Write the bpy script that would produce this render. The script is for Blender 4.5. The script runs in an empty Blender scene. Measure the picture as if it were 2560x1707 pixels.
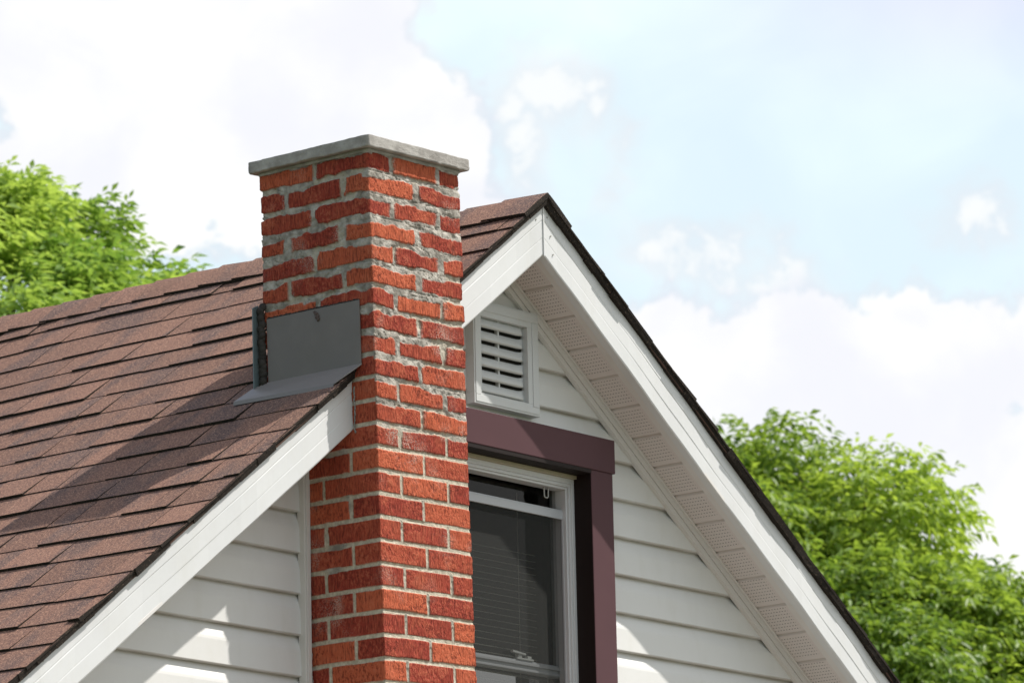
import bpy, bmesh, math, random
import numpy as np
from mathutils import Vector, Matrix
random.seed(7); rng = np.random.default_rng(11)
R = math.radians
scene = bpy.context.scene
C = scene.collection

# ------------------------------------------------------------------ camera
T = Vector((-10.1617, -8.7924, -3.6304))
RX = Vector((0.634822, -0.772353, -0.021734)); UX = Vector((-0.157335, -0.156756, 0.975025)); FX = Vector((0.756470, 0.615548, 0.221030))
cam = bpy.data.cameras.new('camera'); co = bpy.data.objects.new('camera', cam); C.objects.link(co)
m = Matrix((( RX.x, UX.x, -FX.x), (RX.y, UX.y, -FX.y), (RX.z, UX.z, -FX.z))).to_4x4(); m.translation = T
co.matrix_world = m
cam.sensor_width = 36; cam.lens = 12.0017/2.56*36; cam.clip_start = .1; cam.clip_end = 3000
cam.dof.use_dof = True; cam.dof.focus_distance = 13.9; cam.dof.aperture_fstop = 10.5
scene.camera = co

# ------------------------------------------------------------------ sun, sky, exposure
SUN = Vector((1.15, -1.0, 2.28)).normalized()
sd = bpy.data.lights.new('sun', 'SUN'); so = bpy.data.objects.new('sun', sd); C.objects.link(so)
sd.energy = 4.9; sd.angle = R(.7); sd.color = (1, .955, .89)
so.location = SUN*40; so.rotation_euler = SUN.to_track_quat('Z', 'Y').to_euler()
world = bpy.data.worlds.new('World'); scene.world = world; world.use_nodes = True
scene.view_settings.view_transform = 'Standard'; scene.view_settings.look = 'None'
scene.view_settings.exposure = .22; scene.view_settings.gamma = 1

class NT:
    def __init__(s, tree): s.t = tree; s.l = tree.links
    def n(s, typ, **kw):
        ins = kw.pop('ins', {}); nd = s.t.nodes.new(typ)
        for k, v in kw.items(): setattr(nd, k, v)
        for k, v in ins.items():
            if isinstance(v, bpy.types.NodeSocket): s.l.new(v, nd.inputs[k])
            else: nd.inputs[k].default_value = v
        return nd
    def m(s, op, a, b=0.0, c=0.0, clamp=False):
        nd = s.n('ShaderNodeMath', operation=op, use_clamp=clamp, ins={0: a, 1: b, 2: c}); return nd.outputs[0]
    def noise(s, vec, scale, detail=3, rough=.5, dist=0.0):
        return s.n('ShaderNodeTexNoise', ins={'Vector': vec, 'Scale': scale, 'Detail': detail, 'Roughness': rough, 'Distortion': dist}).outputs['Fac']
    def mapv(s, vec, sc=(1,1,1), loc=(0,0,0), rot=(0,0,0)):
        return s.n('ShaderNodeMapping', ins={'Vector': vec, 'Scale': sc, 'Location': loc, 'Rotation': rot}).outputs[0]
    def ramp(s, f, stops):
        nd = s.n('ShaderNodeValToRGB', ins={'Fac': f}); e = nd.color_ramp.elements
        while len(e) < len(stops): e.new(.5)
        for i, (p, c) in enumerate(stops): e[i].position = p; e[i].color = (c, c, c, 1) if not hasattr(c, '__len__') else (*c, 1)
        return nd.outputs[0]
    def sm(s, f, a, b, lo=0.0, hi=1.0):
        return s.n('ShaderNodeMapRange', interpolation_type='SMOOTHSTEP', ins={0: f, 1: a, 2: b, 3: lo, 4: hi}).outputs[0]
    def mix(s, f, a, b, blend='MIX'):
        nd = s.n('ShaderNodeMix', data_type='RGBA', blend_type=blend)
        for k, v in ((0, f), (6, a), (7, b)):
            if isinstance(v, bpy.types.NodeSocket): s.l.new(v, nd.inputs[k])
            else: nd.inputs[k].default_value = v if not hasattr(v, '__len__') or len(v) == 4 else (*v, 1)
        return nd.outputs[2]

w = NT(world.node_tree)
bg1 = world.node_tree.nodes['Background']; out = world.node_tree.nodes['World Output']
sky = w.n('ShaderNodeTexSky', sky_type='NISHITA', sun_disc=False, sun_elevation=math.asin(SUN.z), sun_rotation=math.atan2(SUN.x, SUN.y), air_density=1.0, dust_density=1.2, ozone_density=1.2)
w.l.new(sky.outputs[0], bg1.inputs[0]); bg1.inputs[1].default_value = .12
dirv = w.n('ShaderNodeTexCoord').outputs['Generated']
sx = w.n('ShaderNodeSeparateXYZ', ins={0: dirv}).outputs
az = w.m('MULTIPLY', w.m('ARCTAN2', sx[0], sx[1]), 57.29578); el = w.m('MULTIPLY', w.m('ARCSINE', sx[2]), 57.29578)
ae = w.n('ShaderNodeCombineXYZ', ins={0: az, 1: el, 2: 0.0}).outputs[0]
na = w.noise(ae, .75, 8, .62, .3); nb = w.noise(w.mapv(ae, (1, 1.3, 1), (31, 7, 0)), .38, 4, .5, .5); nc = w.noise(w.mapv(ae, (1,1,1), (3, 77, 0)), 1.9, 7, .66, .5)
def blob(cx, cy, rx, ry):
    v = w.mapv(ae, (1/rx, 1/ry, 0), (-cx/rx, -cy/ry, 0))
    return w.m('SUBTRACT', 1.0, w.n('ShaderNodeVectorMath', operation='LENGTH', ins={0: v}).outputs['Value'])
def field(bl):
    f = None
    for b in bl:
        g = w.m('MULTIPLY', blob(*b), min(b[2], b[3]))
        f = g if f is None else w.m('SMOOTH_MAX', f, g, .12)
    return f
big = field([(46.65,16.58,3.33,1.7),(48.68,15.17,2.09,1.7),(45.95,14.72,2.26,1.03),(49.69,14.16,1.4,.83),(50.12,14.68,.7,.77),
             (52.8,12.25,1.3,1.12),(54.2,12.5,1.45,.95),(55.65,12.4,1.29,1.0),(57.3,12.4,.86,.95),(56.4,12.35,1.0,.9),(55.0,12.2,1.2,1.0),(54.64,10.76,3.76,1.75)])
wisp = field([(51.45,15.72,.55,.36),(51.95,15.5,.36,.4),(52.2,15.15,.24,.5),(51.05,15.22,.24,.5),(50.95,15.49,.27,.31),(53.47,13.71,.59,.26),(54.0,13.33,.64,.31),(52.52,13.84,.38,.2),(56.58,14.11,.4,.31)])
far = w.m('SUBTRACT', w.noise(w.n('ShaderNodeVectorMath', operation='MULTIPLY', ins={0: dirv, 1: (1, 1, 2.2)}).outputs[0], 2.3, 6, .55), .5)
inw = w.m('MULTIPLY', w.sm(w.m('ABSOLUTE', w.m('SUBTRACT', az, 51.0)), 8.5, 22.0, 1, 0), w.sm(w.m('ABSOLUTE', w.m('SUBTRACT', el, 13.0)), 4.8, 14.0, 1, 0))
edge = w.m('ADD', w.m('MULTIPLY', w.m('SUBTRACT', na, .5), 1.5), w.m('MULTIPLY', w.m('SUBTRACT', nc, .5), .9))
mb = w.m('MAXIMUM', w.sm(w.m('ADD', big, w.m('MULTIPLY', edge, .7)), -.02, .24), w.sm(big, .08, .4, 0, .95))
mw = w.sm(w.m('ADD', wisp, w.m('MULTIPLY', edge, .95)), -.32, .30, 0, .9)
bias = w.m('ADD', w.m('ADD', w.m('MULTIPLY', sx[1], -.10), w.m('MULTIPLY', sx[0], .08)), w.m('MULTIPLY', sx[2], .10)); mg = w.sm(w.m('ADD', far, bias), .03, .16)  # unseen far clouds weighted by direction to dim fill on the chimney's left face
veil = w.m('ADD', .66, w.m('MULTIPLY', w.sm(nb, .35, .72), .12))
veil = w.m('ADD', veil, w.sm(el, 15.0, 17.5, 0, .14))
mask = w.m('MAXIMUM', w.m('MAXIMUM', mb, mw), veil)
maskg = w.m('MAXIMUM', mg, .10)
mk = w.m('ADD', w.m('MULTIPLY', inw, mask), w.m('MULTIPLY', w.m('SUBTRACT', 1.0, inw), maskg), clamp=True)
thick = w.m('MULTIPLY', mb, w.sm(w.m('ADD', w.m('MULTIPLY', nb, .7), w.m('MULTIPLY', na, .3)), .38, .62))
ccol = w.mix(w.m('MULTIPLY', inw, w.m('SUBTRACT', 1.0, w.m('MAXIMUM', mb, mw))), (.90, .90, .885, 1), (.865, .99, .995, 1)); ccol = w.mix(thick, ccol, (.80, .81, .86, 1)); ccol = w.mix(w.m('MULTIPLY', inw, w.m('MULTIPLY', w.sm(el, 14.8, 17.2), w.sm(az, 51.5, 57.0))), ccol, (.78, .79, .93, 1))
bg2 = w.n('ShaderNodeBackground', ins={0: ccol, 1: 1.0})
mx = w.n('ShaderNodeMixShader', ins={0: mk, 1: bg1.outputs[0], 2: bg2.outputs[0]})
w.l.new(mx.outputs[0], out.inputs[0])

# ------------------------------------------------------------------ helpers
def mat(name, base=(.5,.5,.5), rough=.5, metal=0.0, spec=.5):
    mt = bpy.data.materials.new(name); mt.use_nodes = True
    b = mt.node_tree.nodes['Principled BSDF']
    b.inputs['Base Color'].default_value = (*base, 1); b.inputs['Roughness'].default_value = rough; b.inputs['Metallic'].default_value = metal
    b.inputs['Specular IOR Level'].default_value = spec
    return mt, NT(mt.node_tree), b
def objc(t): return t.n('ShaderNodeTexCoord').outputs['Object']
def mesh_obj(name, V, F, mt, parent=None, smooth=False, mats=None, fmat=None):
    me = bpy.data.meshes.new(name); V = np.asarray(V, np.float32)
    me.from_pydata(V.tolist() if len(V) < 60000 else [], [], F if len(V) < 60000 else []) if len(V) < 60000 else big_mesh(me, V, F)
    for q in (mats or [mt]): me.materials.append(q)
    if fmat is not None: me.polygons.foreach_set('material_index', np.asarray(fmat, np.int32))
    if smooth: me.polygons.foreach_set('use_smooth', np.ones(len(me.polygons), bool))
    me.update(); o = bpy.data.objects.new(name, me); C.objects.link(o)
    if parent: o.parent = parent
    return o
def big_mesh(me, V, F):
    F = np.asarray(F, np.int32); k = F.shape[1]
    me.vertices.add(len(V)); me.vertices.foreach_set('co', V.ravel())
    me.loops.add(F.size); me.loops.foreach_set('vertex_index', F.ravel())
    me.polygons.add(len(F)); me.polygons.foreach_set('loop_start', np.arange(0, F.size, k, dtype=np.int32)); me.polygons.foreach_set('loop_total', np.full(len(F), k, np.int32))
    me.update(calc_edges=True); me.validate()
class MB:
    def __init__(s): s.V = []; s.F = []; s.M = []
    def add(s, V, F, mi=0):
        k = len(s.V); s.V += [tuple(v) for v in V]; s.F += [tuple(i+k for i in f) for f in F]; s.M += [mi]*len(F)
    def hexa(s, P, mi=0):   # 8 pts: bottom 4 then top 4, same order
        s.add(P, [(0,3,2,1),(4,5,6,7),(0,1,5,4),(1,2,6,5),(2,3,7,6),(3,0,4,7)], mi)
    def box(s, x0, x1, y0, y1, z0, z1, mi=0):
        s.hexa([(x0,y0,z0),(x1,y0,z0),(x1,y1,z0),(x0,y1,z0),(x0,y0,z1),(x1,y0,z1),(x1,y1,z1),(x0,y1,z1)], mi)
    def extr(s, prof, a, b, mi=0, cap=True):   # prof: list of functions of t? -> lists of 3D pts at both ends
        k = len(prof(a)); P = [*prof(a), *prof(b)]
        F = [(i, (i+1) % k, (i+1) % k+k, i+k) for i in range(k)]
        if cap: F += [tuple(range(k))[::-1], tuple(range(k, 2*k))]
        s.add(P, F, mi)
    def tube(s, pts, rad, n=8, mi=0):
        pts = [Vector(p) for p in pts]; rad = rad if hasattr(rad, '__len__') else [rad]*len(pts)
        V = []; F = []
        for i, p in enumerate(pts):
            d = (pts[min(i+1, len(pts)-1)]-pts[max(i-1, 0)]).normalized()
            a = d.cross(Vector((.3,.2,1)) if abs(d.z) < .9 else Vector((1,0,.1))).normalized(); b = d.cross(a)
            for j in range(n):
                t = 2*math.pi*j/n; V.append(p+(a*math.cos(t)+b*math.sin(t))*rad[i])
        for i in range(len(pts)-1):
            for j in range(n): F.append((i*n+j, i*n+(j+1) % n, (i+1)*n+(j+1) % n, (i+1)*n+j))
        F += [tuple(range(n))[::-1], tuple(range((len(pts)-1)*n, len(pts)*n))]
        s.add(V, F, mi)
    def build(s, name, mt, parent=None, mats=None, bevel=0, smooth=False):
        o = mesh_obj(name, s.V, s.F, mt, parent, mats=mats, fmat=s.M if mats else None, smooth=smooth)
        bm = bmesh.new(); bm.from_mesh(o.data); bmesh.ops.recalc_face_normals(bm, faces=bm.faces); bm.to_mesh(o.data); bm.free()
        if bevel:
            b = o.modifiers.new('edge', 'BEVEL'); b.width = bevel; b.segments = 2; b.limit_method = 'ANGLE'; b.angle_limit = R(40)
        return o
_tab = rng.random((256, 256)).astype(np.float64)
def vn(x, y, seed=0):
    x = x + seed*17.31; y = y + seed*5.77
    xi = np.floor(x).astype(int); yi = np.floor(y).astype(int); fx = x-xi; fy = y-yi
    fx = fx*fx*(3-2*fx); fy = fy*fy*(3-2*fy)
    a = _tab[xi & 255, yi & 255]; b = _tab[(xi+1) & 255, yi & 255]; c = _tab[xi & 255, (yi+1) & 255]; d = _tab[(xi+1) & 255, (yi+1) & 255]
    return (a*(1-fx)+b*fx)*(1-fy)+(c*(1-fx)+d*fx)*fy
def fbm(x, y, seed=0, o=4):
    s = 0; a = .5
    for i in range(o): s = s+a*(vn(x*2**i, y*2**i, seed+i*3)-.5)*2; a *= .55
    return s
def ss(a, b, x): t = np.clip((x-a)/(b-a), 0, 1); return t*t*(3-2*t)
def tagp(o, label=None, cat=None, kind=None, group=None):
    for k, v in (('label', label), ('category', cat), ('kind', kind), ('group', group)):
        if v: o[k] = v
    return o

# ------------------------------------------------------------------ constants of the house
XR = .912; YF = .085; YW = .28; Z0 = .02; SL = .757; SR = .735; GZ = -5.3
YB = 8.6; EL = 3.95; ER = 4.05
def ztop(x, off=0.0): return Z0-off-(SL*(XR-x) if x < XR else SR*(x-XR))

house = bpy.data.objects.new('house', None); C.objects.link(house); house.location = (XR, YW, GZ)
tagp(house, 'white sided gable end house with brown shingle roof and red brick chimney', 'house')
hp = house
def HP(o): o.parent = house; o.matrix_parent_inverse = Matrix.Translation(Vector((-XR, -YW, -GZ))); return o

# ------------------------------------------------------------------ materials
M = {}
def white_metal(name, base, dirt=.25, rough=.34):
    mt, t, b = mat(name, base, rough)
    oc = objc(t)
    a = t.noise(t.mapv(oc, (5, 5, 2)), 3, 5, .6); g = t.noise(oc, 60, 4, .7)
    f = t.m('MULTIPLY', t.sm(a, .45, .8), dirt); f2 = t.m('MULTIPLY', t.sm(g, .60, .85), dirt*.8)
    c = t.mix(f, base, tuple(q*k for q, k in zip(base, (.86, .84, .78)))); c = t.mix(f2, c, tuple(q*.72 for q in base))
    t.l.new(c, b.inputs['Base Color'])
    bm_ = t.n('ShaderNodeBump', ins={'Strength': .12, 'Distance': .01, 'Height': t.noise(oc, 7, 3, .5)}); t.l.new(bm_.outputs[0], b.inputs['Normal'])
    return mt
M['fascia'] = white_metal('painted_aluminium', (.66, .668, .668), .3)
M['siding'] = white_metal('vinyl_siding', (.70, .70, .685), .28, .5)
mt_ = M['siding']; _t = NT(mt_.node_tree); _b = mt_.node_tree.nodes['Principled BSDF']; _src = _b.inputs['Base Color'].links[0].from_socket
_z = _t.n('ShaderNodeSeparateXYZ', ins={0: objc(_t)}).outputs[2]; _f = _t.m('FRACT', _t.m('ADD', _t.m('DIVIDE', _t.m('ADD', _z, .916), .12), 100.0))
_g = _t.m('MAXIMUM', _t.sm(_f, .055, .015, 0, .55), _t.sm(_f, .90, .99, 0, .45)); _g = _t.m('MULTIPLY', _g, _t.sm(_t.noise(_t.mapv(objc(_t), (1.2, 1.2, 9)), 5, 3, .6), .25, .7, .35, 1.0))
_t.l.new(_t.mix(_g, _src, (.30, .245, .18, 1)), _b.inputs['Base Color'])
M['trim'] = white_metal('vinyl_trim', (.68, .66, .635), .35, .5)
M['vinylwhite'] = white_metal('white_vinyl', (.63, .65, .66), .2, .38)
M['ventw'] = white_metal('vent_plastic', (.58, .595, .59), .25, .45)
M['beige'] = white_metal('aged_beige_vinyl', (.42, .38, .27), .3, .5)
# perforated soffit (uv: u across the overhang in m, v down the slope in m)
mt, t, b = mat('perforated_soffit', (.655, .605, .58), .5); M['soffit'] = mt
uv = t.n('ShaderNodeUVMap', uv_map='UVMap').outputs[0]; s_ = t.n('ShaderNodeSeparateXYZ', ins={0: uv}).outputs
pu = t.m('PINGPONG', s_[0], .0055); pv = t.m('PINGPONG', t.m('ADD', s_[1], .003), .0068)
hole = t.m('MULTIPLY', t.m('LESS_THAN', pu, .0024), t.m('LESS_THAN', pv, .00125))
pm = t.m('MODULO', s_[1], .1306); hole = t.m('MULTIPLY', hole, t.m('MULTIPLY', t.m('GREATER_THAN', pm, .014), t.m('LESS_THAN', pm, .1195)))
hole = t.m('MULTIPLY', hole, t.m('MULTIPLY', t.m('GREATER_THAN', s_[0], .012), t.m('LESS_THAN', s_[0], .128)))
t.l.new(t.mix(hole, (.655, .605, .58, 1), (.05, .04, .038, 1)), b.inputs['Base Color'])
M['casing'] = mt = mat('brown_metal_casing', (.07,.035,.036), .55, spec=.05)[0]
_t = NT(mt.node_tree); _b = mt.node_tree.nodes['Principled BSDF']
_f = _t.noise(objc(_t), 4, 3, .5); _t.l.new(_t.mix(_f, (.092, .052, .058, 1), (.118, .063, .069, 1)), _b.inputs['Base Color'])
_n = _t.n('ShaderNodeBump', ins={'Strength': .25, 'Distance': .01, 'Height': _t.noise(objc(_t), 5, 2, .5)}); _t.l.new(_n.outputs[0], _b.inputs['Normal'])
M['nail'] = mat('nail_head', (.38, .37, .35), .5)[0]
M['reveal'] = mat('dark_brown_reveal', (.016, .010, .009), .6, spec=.2)[0]  # reveals of head and right jamb, much darker brown than the casing
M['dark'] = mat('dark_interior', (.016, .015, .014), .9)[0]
M['room'] = mat('room_paint', (.12, .11, .10), .9)[0]
M['blind'] = mat('blind_slat', (.72, .70, .58), .6)[0]
M['lock'] = mat('grey_latch', (.42, .44, .42), .4)[0]
M['sash'] = mat('grey_sash', (.40, .42, .43), .45)[0]
# glass
mt = bpy.data.materials.new('window_glass'); mt.use_nodes = True; t = NT(mt.node_tree); M['glass'] = mt
tr = t.n('ShaderNodeBsdfTransparent', ins={0: (.62, .63, .62, 1)}); gl = t.n('ShaderNodeBsdfGlossy', ins={0: (.9, .9, .9, 1), 1: .02}); lw = t.n('ShaderNodeFresnel', ins={0: 1.5})
mxs = t.n('ShaderNodeMixShader', ins={0: t.m('MULTIPLY', lw.outputs[0], .55, clamp=True), 1: tr.outputs[0], 2: gl.outputs[0]}); t.l.new(mxs.outputs[0], t.t.nodes['Material Output'].inputs[0])
# insect screen
mt = bpy.data.materials.new('insect_mesh'); mt.use_nodes = True; t = NT(mt.node_tree); M['mesh'] = mt
tr = t.n('ShaderNodeBsdfTransparent'); df = t.n('ShaderNodeBsdfDiffuse', ins={0: (.065, .067, .064, 1)})
nn = t.noise(t.mapv(objc(t), (1, 1, 1)), 900, 1, .5)
mxs = t.n('ShaderNodeMixShader', ins={0: t.m('ADD', .36, t.m('MULTIPLY', nn, .2)), 1: tr.outputs[0], 2: df.outputs[0]}); t.l.new(mxs.outputs[0], t.t.nodes['Material Output'].inputs[0])
# shingles
mt, t, b = mat('brown_shingle', (.25, .13, .09), .88, spec=.25); M['shingle'] = mt
oc = objc(t); at = t.n('ShaderNodeAttribute', attribute_name='tone').outputs
tone = t.n('ShaderNodeSeparateColor', ins={0: at['Color']}).outputs
g1 = t.noise(oc, 170, 2, .75); g2 = t.noise(oc, 420, 1, .5)
pv = t.n('ShaderNodeVectorMath', operation='ADD', ins={0: t.mapv(oc, (2.2, 6.5, 2.2)), 1: t.n('ShaderNodeCombineXYZ', ins={0: t.m('MULTIPLY', tone[1], 43.0), 1: t.m('MULTIPLY', tone[1], 17.0), 2: 0.0}).outputs[0]}).outputs[0]
pa = t.noise(pv, 1.0, 3, .55)
c = t.mix(tone[0], (.168, .089, .064, 1), (.248, .130, .092, 1))
c = t.mix(t.sm(pa, .45, .62, 0, .9), c, (.105, .070, .064, 1))
gr = t.m('ADD', t.m('MULTIPLY', g1, .62), t.m('MULTIPLY', g2, .38))
c = t.mix(t.sm(gr, .50, .62, 0, .8), c, (.44, .265, .185, 1)); c = t.mix(t.sm(gr, .50, .38, 0, .8), c, (.07, .045, .05, 1))
t.l.new(c, b.inputs['Base Color'])
bp = t.n('ShaderNodeBump', ins={'Strength': .5, 'Distance': .002, 'Height': gr}); t.l.new(bp.outputs[0], b.inputs['Normal'])
mt, t, b = mat('shingle_cut_edge', (.03, .025, .022), .95, spec=.1); M['cut'] = mt
g = t.noise(objc(t), 220, 3, .7); t.l.new(t.mix(t.sm(g, .56, .72), (.026, .022, .019, 1), (.16, .12, .09, 1)), b.inputs['Base Color'])
M['felt'] = mat('starter_strip', (.085, .045, .032), .95)[0]
# flashing
mt, t, b = mat('grey_flashing', (.10, .10, .104), .5); M['flash'] = mt
oc = objc(t); t.l.new(t.mix(t.sm(t.noise(oc, 9, 5, .6), .4, .75, 0, .6), (.160, .140, .128, 1), (.19, .168, .150, 1)), b.inputs['Base Color'])
bp = t.n('ShaderNodeBump', ins={'Strength': .35, 'Distance': .02, 'Height': t.noise(oc, 6, 2, .5)}); t.l.new(bp.outputs[0], b.inputs['Normal'])
M['wing'] = mat('blue_grey_flashing', (.13, .17, .18), .45)[0]
mt, t, b = mat('sealant', (.03, .027, .025), .75, spec=.2); M['sealant'] = mt
t.l.new(t.mix(t.noise(objc(t), 40, 4, .6), (.02, .018, .016, 1), (.065, .055, .048, 1)), b.inputs['Base Color'])
# concrete
mt, t, b = mat('cast_concrete', (.36, .34, .31), .9, spec=.2); M['conc'] = mt
oc = objc(t); a = t.noise(oc, 18, 6, .65); g = t.noise(oc, 260, 3, .7)
c = t.mix(t.sm(a, .35, .7), (.30, .28, .26, 1), (.47, .45, .42, 1)); c = t.mix(t.sm(g, .58, .75, 0, .6), c, (.12, .11, .10, 1)); t.l.new(c, b.inputs['Base Color'])
bp = t.n('ShaderNodeBump', ins={'Strength': .6, 'Distance': .004, 'Height': t.m('ADD', a, g)}); t.l.new(bp.outputs[0], b.inputs['Normal'])
# brickwork
mt, t, b = mat('brickwork', (.5, .1, .05), .9, spec=.2); M['brick'] = mt
oc = objc(t); at = t.n('ShaderNodeAttribute', attribute_name='bm').outputs['Color']
q = t.n('ShaderNodeSeparateColor', ins={0: at}).outputs; isb, smear, rnd = q[0], q[1], q[2]
eff = t.n('ShaderNodeAttribute', attribute_name='eff').outputs['Fac']
rake = t.noise(t.mapv(oc, (330, 330, 30)), 1.0, 2, .6); pits = t.noise(t.mapv(oc, (125, 125, 70)), 1.0, 4, .7); big_ = t.noise(oc, 14, 4, .6); fine = t.noise(oc, 420, 2, .6)
kind_ = t.sm(t.m('FRACT', t.m('MULTIPLY', rnd, 9.7)), .35, .65); hb = t.m('ADD', t.m('MULTIPLY', t.m('ADD', t.m('MULTIPLY', rake, kind_), t.m('MULTIPLY', pits, t.m('SUBTRACT', 1.0, kind_))), .8), t.m('MULTIPLY', pits, .36))
smooth = t.m('FRACT', t.m('MULTIPLY', rnd, 6.3)); hb = t.m('ADD', hb, t.m('MULTIPLY', t.sm(smooth, .55, .8), .05)); cb = t.mix(t.sm(rnd, .15, .85), (.33, .050, .031, 1), (.53, .118, .054, 1)); cb = t.mix(t.sm(big_, .45, .7, 0, .35), cb, (.56, .15, .075, 1))
cb = t.mix(t.sm(hb, .59, .46, 0, .68), cb, (.125, .022, .014, 1)); cb = t.mix(t.sm(hb, .62, .74, 0, .35), cb, (.66, .22, .12, 1)); cb = t.mix(t.m('MULTIPLY', eff, t.sm(t.m('ADD', t.m('MULTIPLY', t.noise(oc, 260, 3, .7), 1.0), t.m('MULTIPLY', big_, .4)), .66, .84)), cb, (.55, .42, .36, 1))
ln = t.noise(oc, 60, 5, .7); lb = t.noise(oc, 22, 4, .6)
ct = t.mix(t.sm(ln, .35, .7), (.40, .355, .275, 1), (.62, .57, .46, 1)); cs = t.mix(t.sm(lb, .35, .68), (.235, .215, .185, 1), (.52, .485, .43, 1))
cm = t.mix(smear, ct, cs); cm = t.mix(t.sm(fine, .62, .8, 0, .6), cm, (.08, .07, .055, 1))
t.l.new(t.mix(isb, cm, cb), b.inputs['Base Color'])
hgt = t.m('ADD', t.m('MULTIPLY', isb, t.m('MULTIPLY', hb, 1.6)), t.m('MULTIPLY', t.m('SUBTRACT', 1.0, isb), t.m('ADD', t.m('MULTIPLY', ln, .9), t.m('MULTIPLY', fine, .3))))
bp = t.n('ShaderNodeBump', ins={'Strength': 1.0, 'Distance': .006, 'Height': hgt}); t.l.new(bp.outputs[0], b.inputs['Normal'])

# ------------------------------------------------------------------ ground
def noise_mat(name, c1, c2, sc, rough=.95, c3=None):
    mt, t, b = mat(name, c1, rough, spec=.2); oc = objc(t)
    c = t.mix(t.sm(t.noise(oc, sc, 6, .65), .35, .65), c1, c2)
    if c3: c = t.mix(t.sm(t.noise(oc, sc*23, 3, .6), .5, .7, 0, .7), c, c3)
    t.l.new(c, b.inputs['Base Color']); return mt
def sheet(name, x0, x1, y0, y1, z, mt):
    mb = MB(); mb.add([(x0,y0,z),(x1,y0,z),(x1,y1,z),(x0,y1,z)], [(0,1,2,3)]); o = mb.build(name, mt); o['kind'] = 'structure'; return o
sheet('ground', -700, 700, -700, 700, GZ, noise_mat('lawn', (.055, .085, .022), (.09, .12, .035), .6, c3=(.035, .055, .014)))
sheet('bounce_paving', -7, 9, -16, .26, GZ+.004, noise_mat('pale_paving', (.17, .155, .135), (.22, .20, .175), 1.4, c3=(.13, .12, .105)))  # unseen paving added to bounce warm light up to soffit and fascia

# ------------------------------------------------------------------ siding walls
NP = [(0.0, .0190), (-.026, .0085), (-.042, .0035), (-.050, .0022), (-.117, .0), (-.1195, .0015), (-.12, .0190)]
def siding_wall(name, org, ax, nrm, zlo, zhi, ext, hole=None):
    org = Vector(org); ax = Vector(ax); nrm = Vector(nrm); V = []; F = []
    lv = []; k = math.ceil((zhi+.916)/.12)
    zt = -.916+.12*k
    while zt > zlo:
        for i in range(len(NP)-1): lv.append((zt+NP[i][0], NP[i][1], zt+NP[i+1][0], NP[i+1][1], 0))
        zt -= .12
    rows = []
    for za, da, zb, db, _ in lv:
        cuts = [za, zb]
        if hole:
            for hz in (hole[2], hole[3]):
                if zb < hz < za: cuts = [za, hz, zb]
        for i in range(len(cuts)-1):
            a, b_ = cuts[i], cuts[i+1]; f = lambda z_: da if za == zb else da+(db-da)*(za-z_)/(za-zb)
            if a > zhi: continue
            rows.append((a, f(a), b_, f(b_) if za != zb else db))
    for a, da, b_, db in rows:
        xa = ext(a); xb = ext(b_)
        if xb[1]-xb[0] <= 0.001: continue
        if xa[1] < xa[0]: mx_ = (xa[0]+xa[1])/2; xa = (mx_, mx_)
        segs = [((xa[0], xa[1]), (xb[0], xb[1]))]
        mid = (a+b_)/2
        if hole and hole[2] > mid > hole[3]: segs = [((xa[0], hole[0]), (xb[0], hole[0])), ((hole[1], xa[1]), (hole[1], xb[1]))]
        for (p, q_) in segs:
            n0 = len(V); up = Vector((0,0,1))
            V += [org+ax*p[0]-nrm*da+up*a, org+ax*p[1]-nrm*da+up*a, org+ax*q_[1]-nrm*db+up*b_, org+ax*q_[0]-nrm*db+up*b_]
            F.append((n0+3, n0+2, n0+1, n0))
    return HP(mesh_obj(name, V, F, M['siding']))
HOLE = (.44, 1.37, -.67, -1.98)
wl, wr = XR-EL+.28, XR+ER-.28
def gx(z):
    return (max(wl, XR-(-.134+.02-z)/SL), min(wr, XR+(-.134+.02-z)/SR))
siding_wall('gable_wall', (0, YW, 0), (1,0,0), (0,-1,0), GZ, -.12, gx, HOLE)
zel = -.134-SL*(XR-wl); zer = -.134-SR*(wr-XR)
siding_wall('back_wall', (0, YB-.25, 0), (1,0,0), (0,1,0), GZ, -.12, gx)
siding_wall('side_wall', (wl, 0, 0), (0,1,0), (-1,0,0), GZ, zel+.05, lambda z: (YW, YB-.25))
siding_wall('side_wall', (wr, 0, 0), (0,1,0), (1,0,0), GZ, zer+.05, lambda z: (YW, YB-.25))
for x in (wl, wr):
    for y in (YW, YB-.25):
        mb = MB(); mb.box(x-.03, x+.03, y-.03, y+.03, GZ, (zel if x < 0 else zer)+.04); HP(mb.build('corner_trim', M['trim'], bevel=.004))
# interior box behind the window
mb = MB(); x0, x1, y0, y1, z0, z1 = .3, 1.55, .52, 2.2, -2.3, -.55
P = [(x0,y0,z0),(x1,y0,z0),(x1,y1,z0),(x0,y1,z0),(x0,y0,z1),(x1,y0,z1),(x1,y1,z1),(x0,y1,z1)]
mb.add(P, [(0,1,2,3),(4,7,6,5),(1,5,6,2),(2,6,7,3),(3,7,4,0)])
HP(mb.build('room_wall', M['room']))

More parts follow.
